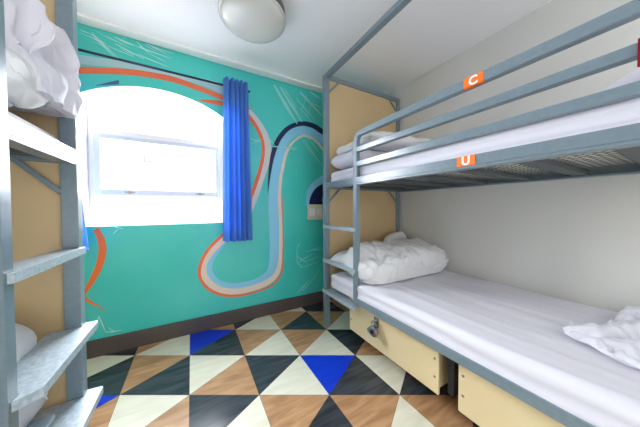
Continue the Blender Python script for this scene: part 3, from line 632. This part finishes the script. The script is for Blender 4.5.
# ------------------------------------------------------------ mattresses
def mattress(x0, x1, y0, y1, z0, z1, seed, label, fold=.006):
    b = bmesh.new(); nx, ny = 46, 110; r = .035
    cx, cy = (x0+x1)/2, (y0+y1)/2
    loop = []
    def top(u, v):
        X = x0+(x1-x0)*u; Y = y0+(y1-y0)*v
        e = min(X-x0, x1-X, Y-y0, y1-Y); d = 0 if e > r else r-math.sqrt(max(0, r*r-(r-e)**2))
        q = Vector((X*5, Y*.9, seed))
        w = noise.noise(q)*fold+max(0, ridge(Vector((X*7+.6*noise.noise(Vector((X, Y, seed))), Y*.55, seed+4)), 1)-.75)*fold*3.2
        w += noise.noise(Vector((X*3, Y*3, seed+8)))*fold*.8
        return Vector((X, Y, z1-d+w*(min(1, e/.03))))
    uu = [0, .004, .012, .022, .034]+[.05+.9*k/(nx-1) for k in range(nx)]+[.966, .978, .988, .996, 1]
    vv = [0, .002, .006, .011, .017]+[.025+.95*k/(ny-1) for k in range(ny)]+[.983, .989, .994, .998, 1]
    g = [[b.verts.new(top(u, v)) for v in vv] for u in uu]
    for i in range(len(uu)-1):
        for j in range(len(vv)-1): b.faces.new((g[i][j], g[i+1][j], g[i+1][j+1], g[i][j+1]))
    edge = [g[i][0] for i in range(len(uu))]+[g[-1][j] for j in range(1, len(vv))]+[g[i][-1] for i in range(len(uu)-2, -1, -1)]+[g[0][j] for j in range(len(vv)-2, 0, -1)]
    prev = edge; zt = [v.co.z for v in edge]
    K = 7
    for k in range(1, K+1):
        cur = []
        for idx, v in enumerate(edge):
            t = k/K; p = v.co.copy(); p.z = zt[idx]*(1-t)+(z0+.001)*t
            n = Vector(((p.x-cx)/(x1-x0), (p.y-cy)/(y1-y0), 0))
            nn = Vector((1 if n.x > 0 else -1, 0, 0)) if abs(n.x) > abs(n.y) else Vector((0, 1 if n.y > 0 else -1, 0))
            p -= nn*(.008*abs(math.sin(t*PI*1.5+noise.noise(Vector((p.x*3, p.y*3, seed)))*1.2))*(1 if k < K else .3))
            cur.append(b.verts.new(p))
        for i in range(len(edge)):
            j = (i+1) % len(edge); b.faces.new((prev[i], prev[j], cur[j], cur[i]))
        prev = cur
    f = b.faces.new(prev); f.material_index = 1
    return tag(obj('mattress', b, [M['linen'], M['mattress']], None, True), label, 'mattress')
mattress(1.112, 2.030, -.13, 1.74, 1.352, 1.452, 1, 'mattress in a white sheet on the upper tier of the right bunk')
mattress(1.085, 2.062, -.13, 1.70, .409, .540, 2, 'white sheeted mattress on the lower tier of the right bunk', .008)
mattress(-1.345, -.425, -.62, 1.235, 1.352, 1.400, 3, 'white sheeted mattress on the upper tier of the left bunk')
mattress(-1.345, -.475, -.62, 1.225, .409, .535, 4, 'white sheeted mattress on the lower tier of the left bunk')

# ------------------------------------------------------------ bedding
def bed(name, b, m, label, cat):
    return tag(obj(name, b, m, None, True), label, cat)
# lower right: pillow against the end panel, thick duvet folded in front of it
bed('pillow', soft((1.50, 1.60, .64), (.41, .165, .085), (0, 0, 0), 3, .014, 6, floor=.560, e=6, flat=.8, rc=9, lim=((1.095, 2.03), (None, 1.782), None)), M['linen2'], 'flat white pillow against the tan end panel of the lower right bed', 'pillow')
bed('duvet', soft((1.565, 1.385, .655), (.505, .225, .135), (math.radians(10), 0, math.radians(-1)), 5, .036, 9, (1, .6, 1), e=6, n=140, floor=.555, flat=.95, lim=((1.088, 2.066), (1.13, 1.74), (None, .86)), crease=.020), M['linen2'], 'bulky crumpled white duvet rolled across the head of the lower right bed', 'duvet')
bed('pillow', soft((1.90, 1.70, .76), (.15, .055, .10), (math.radians(10), math.radians(-12), 0), 31, .012, 7, e=3, lim=((1.6, 2.066), (None, 1.784), (.60, None))), M['linen2'], 'white pillow corner poking up behind the duvet in the rear corner', 'pillow')
# lower right near end: thrown white sheet
bed('bed_sheet', soft((1.69, .02, .566), (.37, .24, .052), (0, math.radians(-3), math.radians(-12)), 9, .034, 10, (1, 1.3, 1), e=2.2, n=130, floor=.551, flat=.2, edge=.22, lim=((1.15, 2.06), (-.12, .42), None), crease=.016), M['linen'], 'crumpled white sheet thrown on the near end of the lower right mattress', 'bed sheet')
# upper right: pillow on folded duvet at the head end
bed('duvet', soft((1.575, 1.59, 1.54), (.475, .19, .075), (0, 0, 0), 12, .016, 6, floor=1.468, e=7, lim=((1.112, 2.03), (None, 1.772), (None, 1.606)), flat=.9, rc=9), M['linen'], 'folded white duvet under the pillow on the upper right bed', 'duvet')
bed('pillow', soft((1.60, 1.50, 1.665), (.46, .26, .055), (math.radians(-4), math.radians(-3), 0), 14, .018, 5, e=6, n=80, lim=((1.112, 2.03), (None, 1.772), (1.612, None)), flat=.9, rc=8), M['linen2'], 'white pillow lying on the folded duvet of the upper right bed', 'pillow')
bed('pillow', soft((1.62, .03, 1.545), (.36, .20, .085), (0, 0, 0), 16, .012, 5, floor=1.468, e=4, flat=.9), M['linen'], 'plump white pillow at the near end of the upper right bed, by the photo edge', 'pillow')
# crimson towel over the middle guard rail
b = bmesh.new(); g = []
prof = [(1.0735, 1.505), (1.0730, 1.54), (1.0735, 1.5785), (1.078, 1.583), (1.094, 1.584), (1.1085, 1.582), (1.1135, 1.575), (1.114, 1.54), (1.114, 1.515)]
for i in range(24):
    y = .112-.24*i/23; row = []
    for k, (px, pz) in enumerate(prof):
        s = -1 if px < 1.09 else 1; w = .0035*math.sin(i*1.1+k*.3)
        row.append(b.verts.new((px+s*abs(w)-(.002 if s < 0 else -.002), y, pz-(.012*math.sin(i*.5) if k in (0, 8) else 0))))
    g.append(row)
for i in range(23):
    for k in range(len(prof)-1): b.faces.new((g[i][k], g[i+1][k], g[i+1][k+1], g[i][k+1]))
bmesh.ops.solidify(b, geom=b.faces[:], thickness=-.002)
bed('towel', b, M['red'], 'crimson cloth over the middle guard rail at the right edge', 'towel')
# left upper bed: pillow and big duvet heap bulging through the ladder gap
bed('pillow', soft((-.66, .955, 1.485), (.285, .125, .085), (0, 0, 0), 21, .026, 10, (1, 1, 1), e=5, n=130, floor=1.415, flat=.9, lim=((-1.3, -.395), (.70, 1.09), None), crease=.018, rc=7), M['linen2'], 'crumpled white pillow under the duvet on the upper left bed', 'pillow')
bed('duvet', soft((-.80, 1.125, 1.755), (.565, .125, .275), (0, math.radians(46), 0), 23, .052, 8, (1, 1.2, 1), e=5, n=150, flat=.95, lim=((-1.33, -.352), (.80, 1.240), (1.47, None)), crease=.034, rc=6, lw=.055), M['linen'], 'big white duvet heaped high on the upper left bed, against the post', 'duvet')
bed('pillow', soft((-.755, 1.07, .655), (.30, .16, .115), (0, 0, 0), 25, .012, 7, e=4, n=80, floor=.552, flat=.9, lim=((-1.3, -.462), (None, 1.24), None)), M['linen2'], 'white pillow standing at the head of the lower left bed', 'pillow')

# ------------------------------------------------------------ camera, light
cam = bpy.data.cameras.new('camera'); co = bpy.data.objects.new('camera', cam); C.objects.link(co); S.camera = co
cam.sensor_width = 36; cam.lens = 36*225.2/640; cam.clip_start = .02
yaw, pit, rol = math.radians(29.76), math.radians(1.33), math.radians(-.22)
fh = Vector((math.sin(yaw), math.cos(yaw), 0)); R0 = Vector((math.cos(yaw), -math.sin(yaw), 0)); U = Vector((0, 0, 1))
fw = fh*math.cos(pit)-U*math.sin(pit); up0 = U*math.cos(pit)+fh*math.sin(pit)
Rv = R0*math.cos(rol)+up0*math.sin(rol); Uv = up0*math.cos(rol)-R0*math.sin(rol)
mt = Matrix((Rv, Uv, -fw)).transposed().to_4x4(); mt.translation = (0, 0, 1.12); co.matrix_world = mt

w = bpy.data.worlds.new('sky'); S.world = w; w.use_nodes = True
w.node_tree.nodes['Background'].inputs[0].default_value = (.97, .985, 1, 1)
w.node_tree.nodes['Background'].inputs[1].default_value = 1.2

def area(name, loc, rot, sx, sy, power, col=(1, 1, 1)):
    l = bpy.data.lights.new(name, 'AREA'); l.shape = 'RECTANGLE'; l.size = sx; l.size_y = sy; l.energy = power; l.color = col
    o = bpy.data.objects.new(name, l); C.objects.link(o); o.location = loc; o.rotation_euler = rot; return o
area('window_daylight', (WX, YO+1.0, 2.45), (math.radians(-66), 0, 0), 3.2, 2.4, 820, (.97, .985, 1))
S.view_settings.view_transform = 'Standard'; S.view_settings.look = 'None'; S.view_settings.gamma = 1
S.view_settings.use_curve_mapping = False; S.view_settings.exposure = .8
S.cycles.max_bounces = 8; S.cycles.diffuse_bounces = 5; S.cycles.transparent_max_bounces = 12
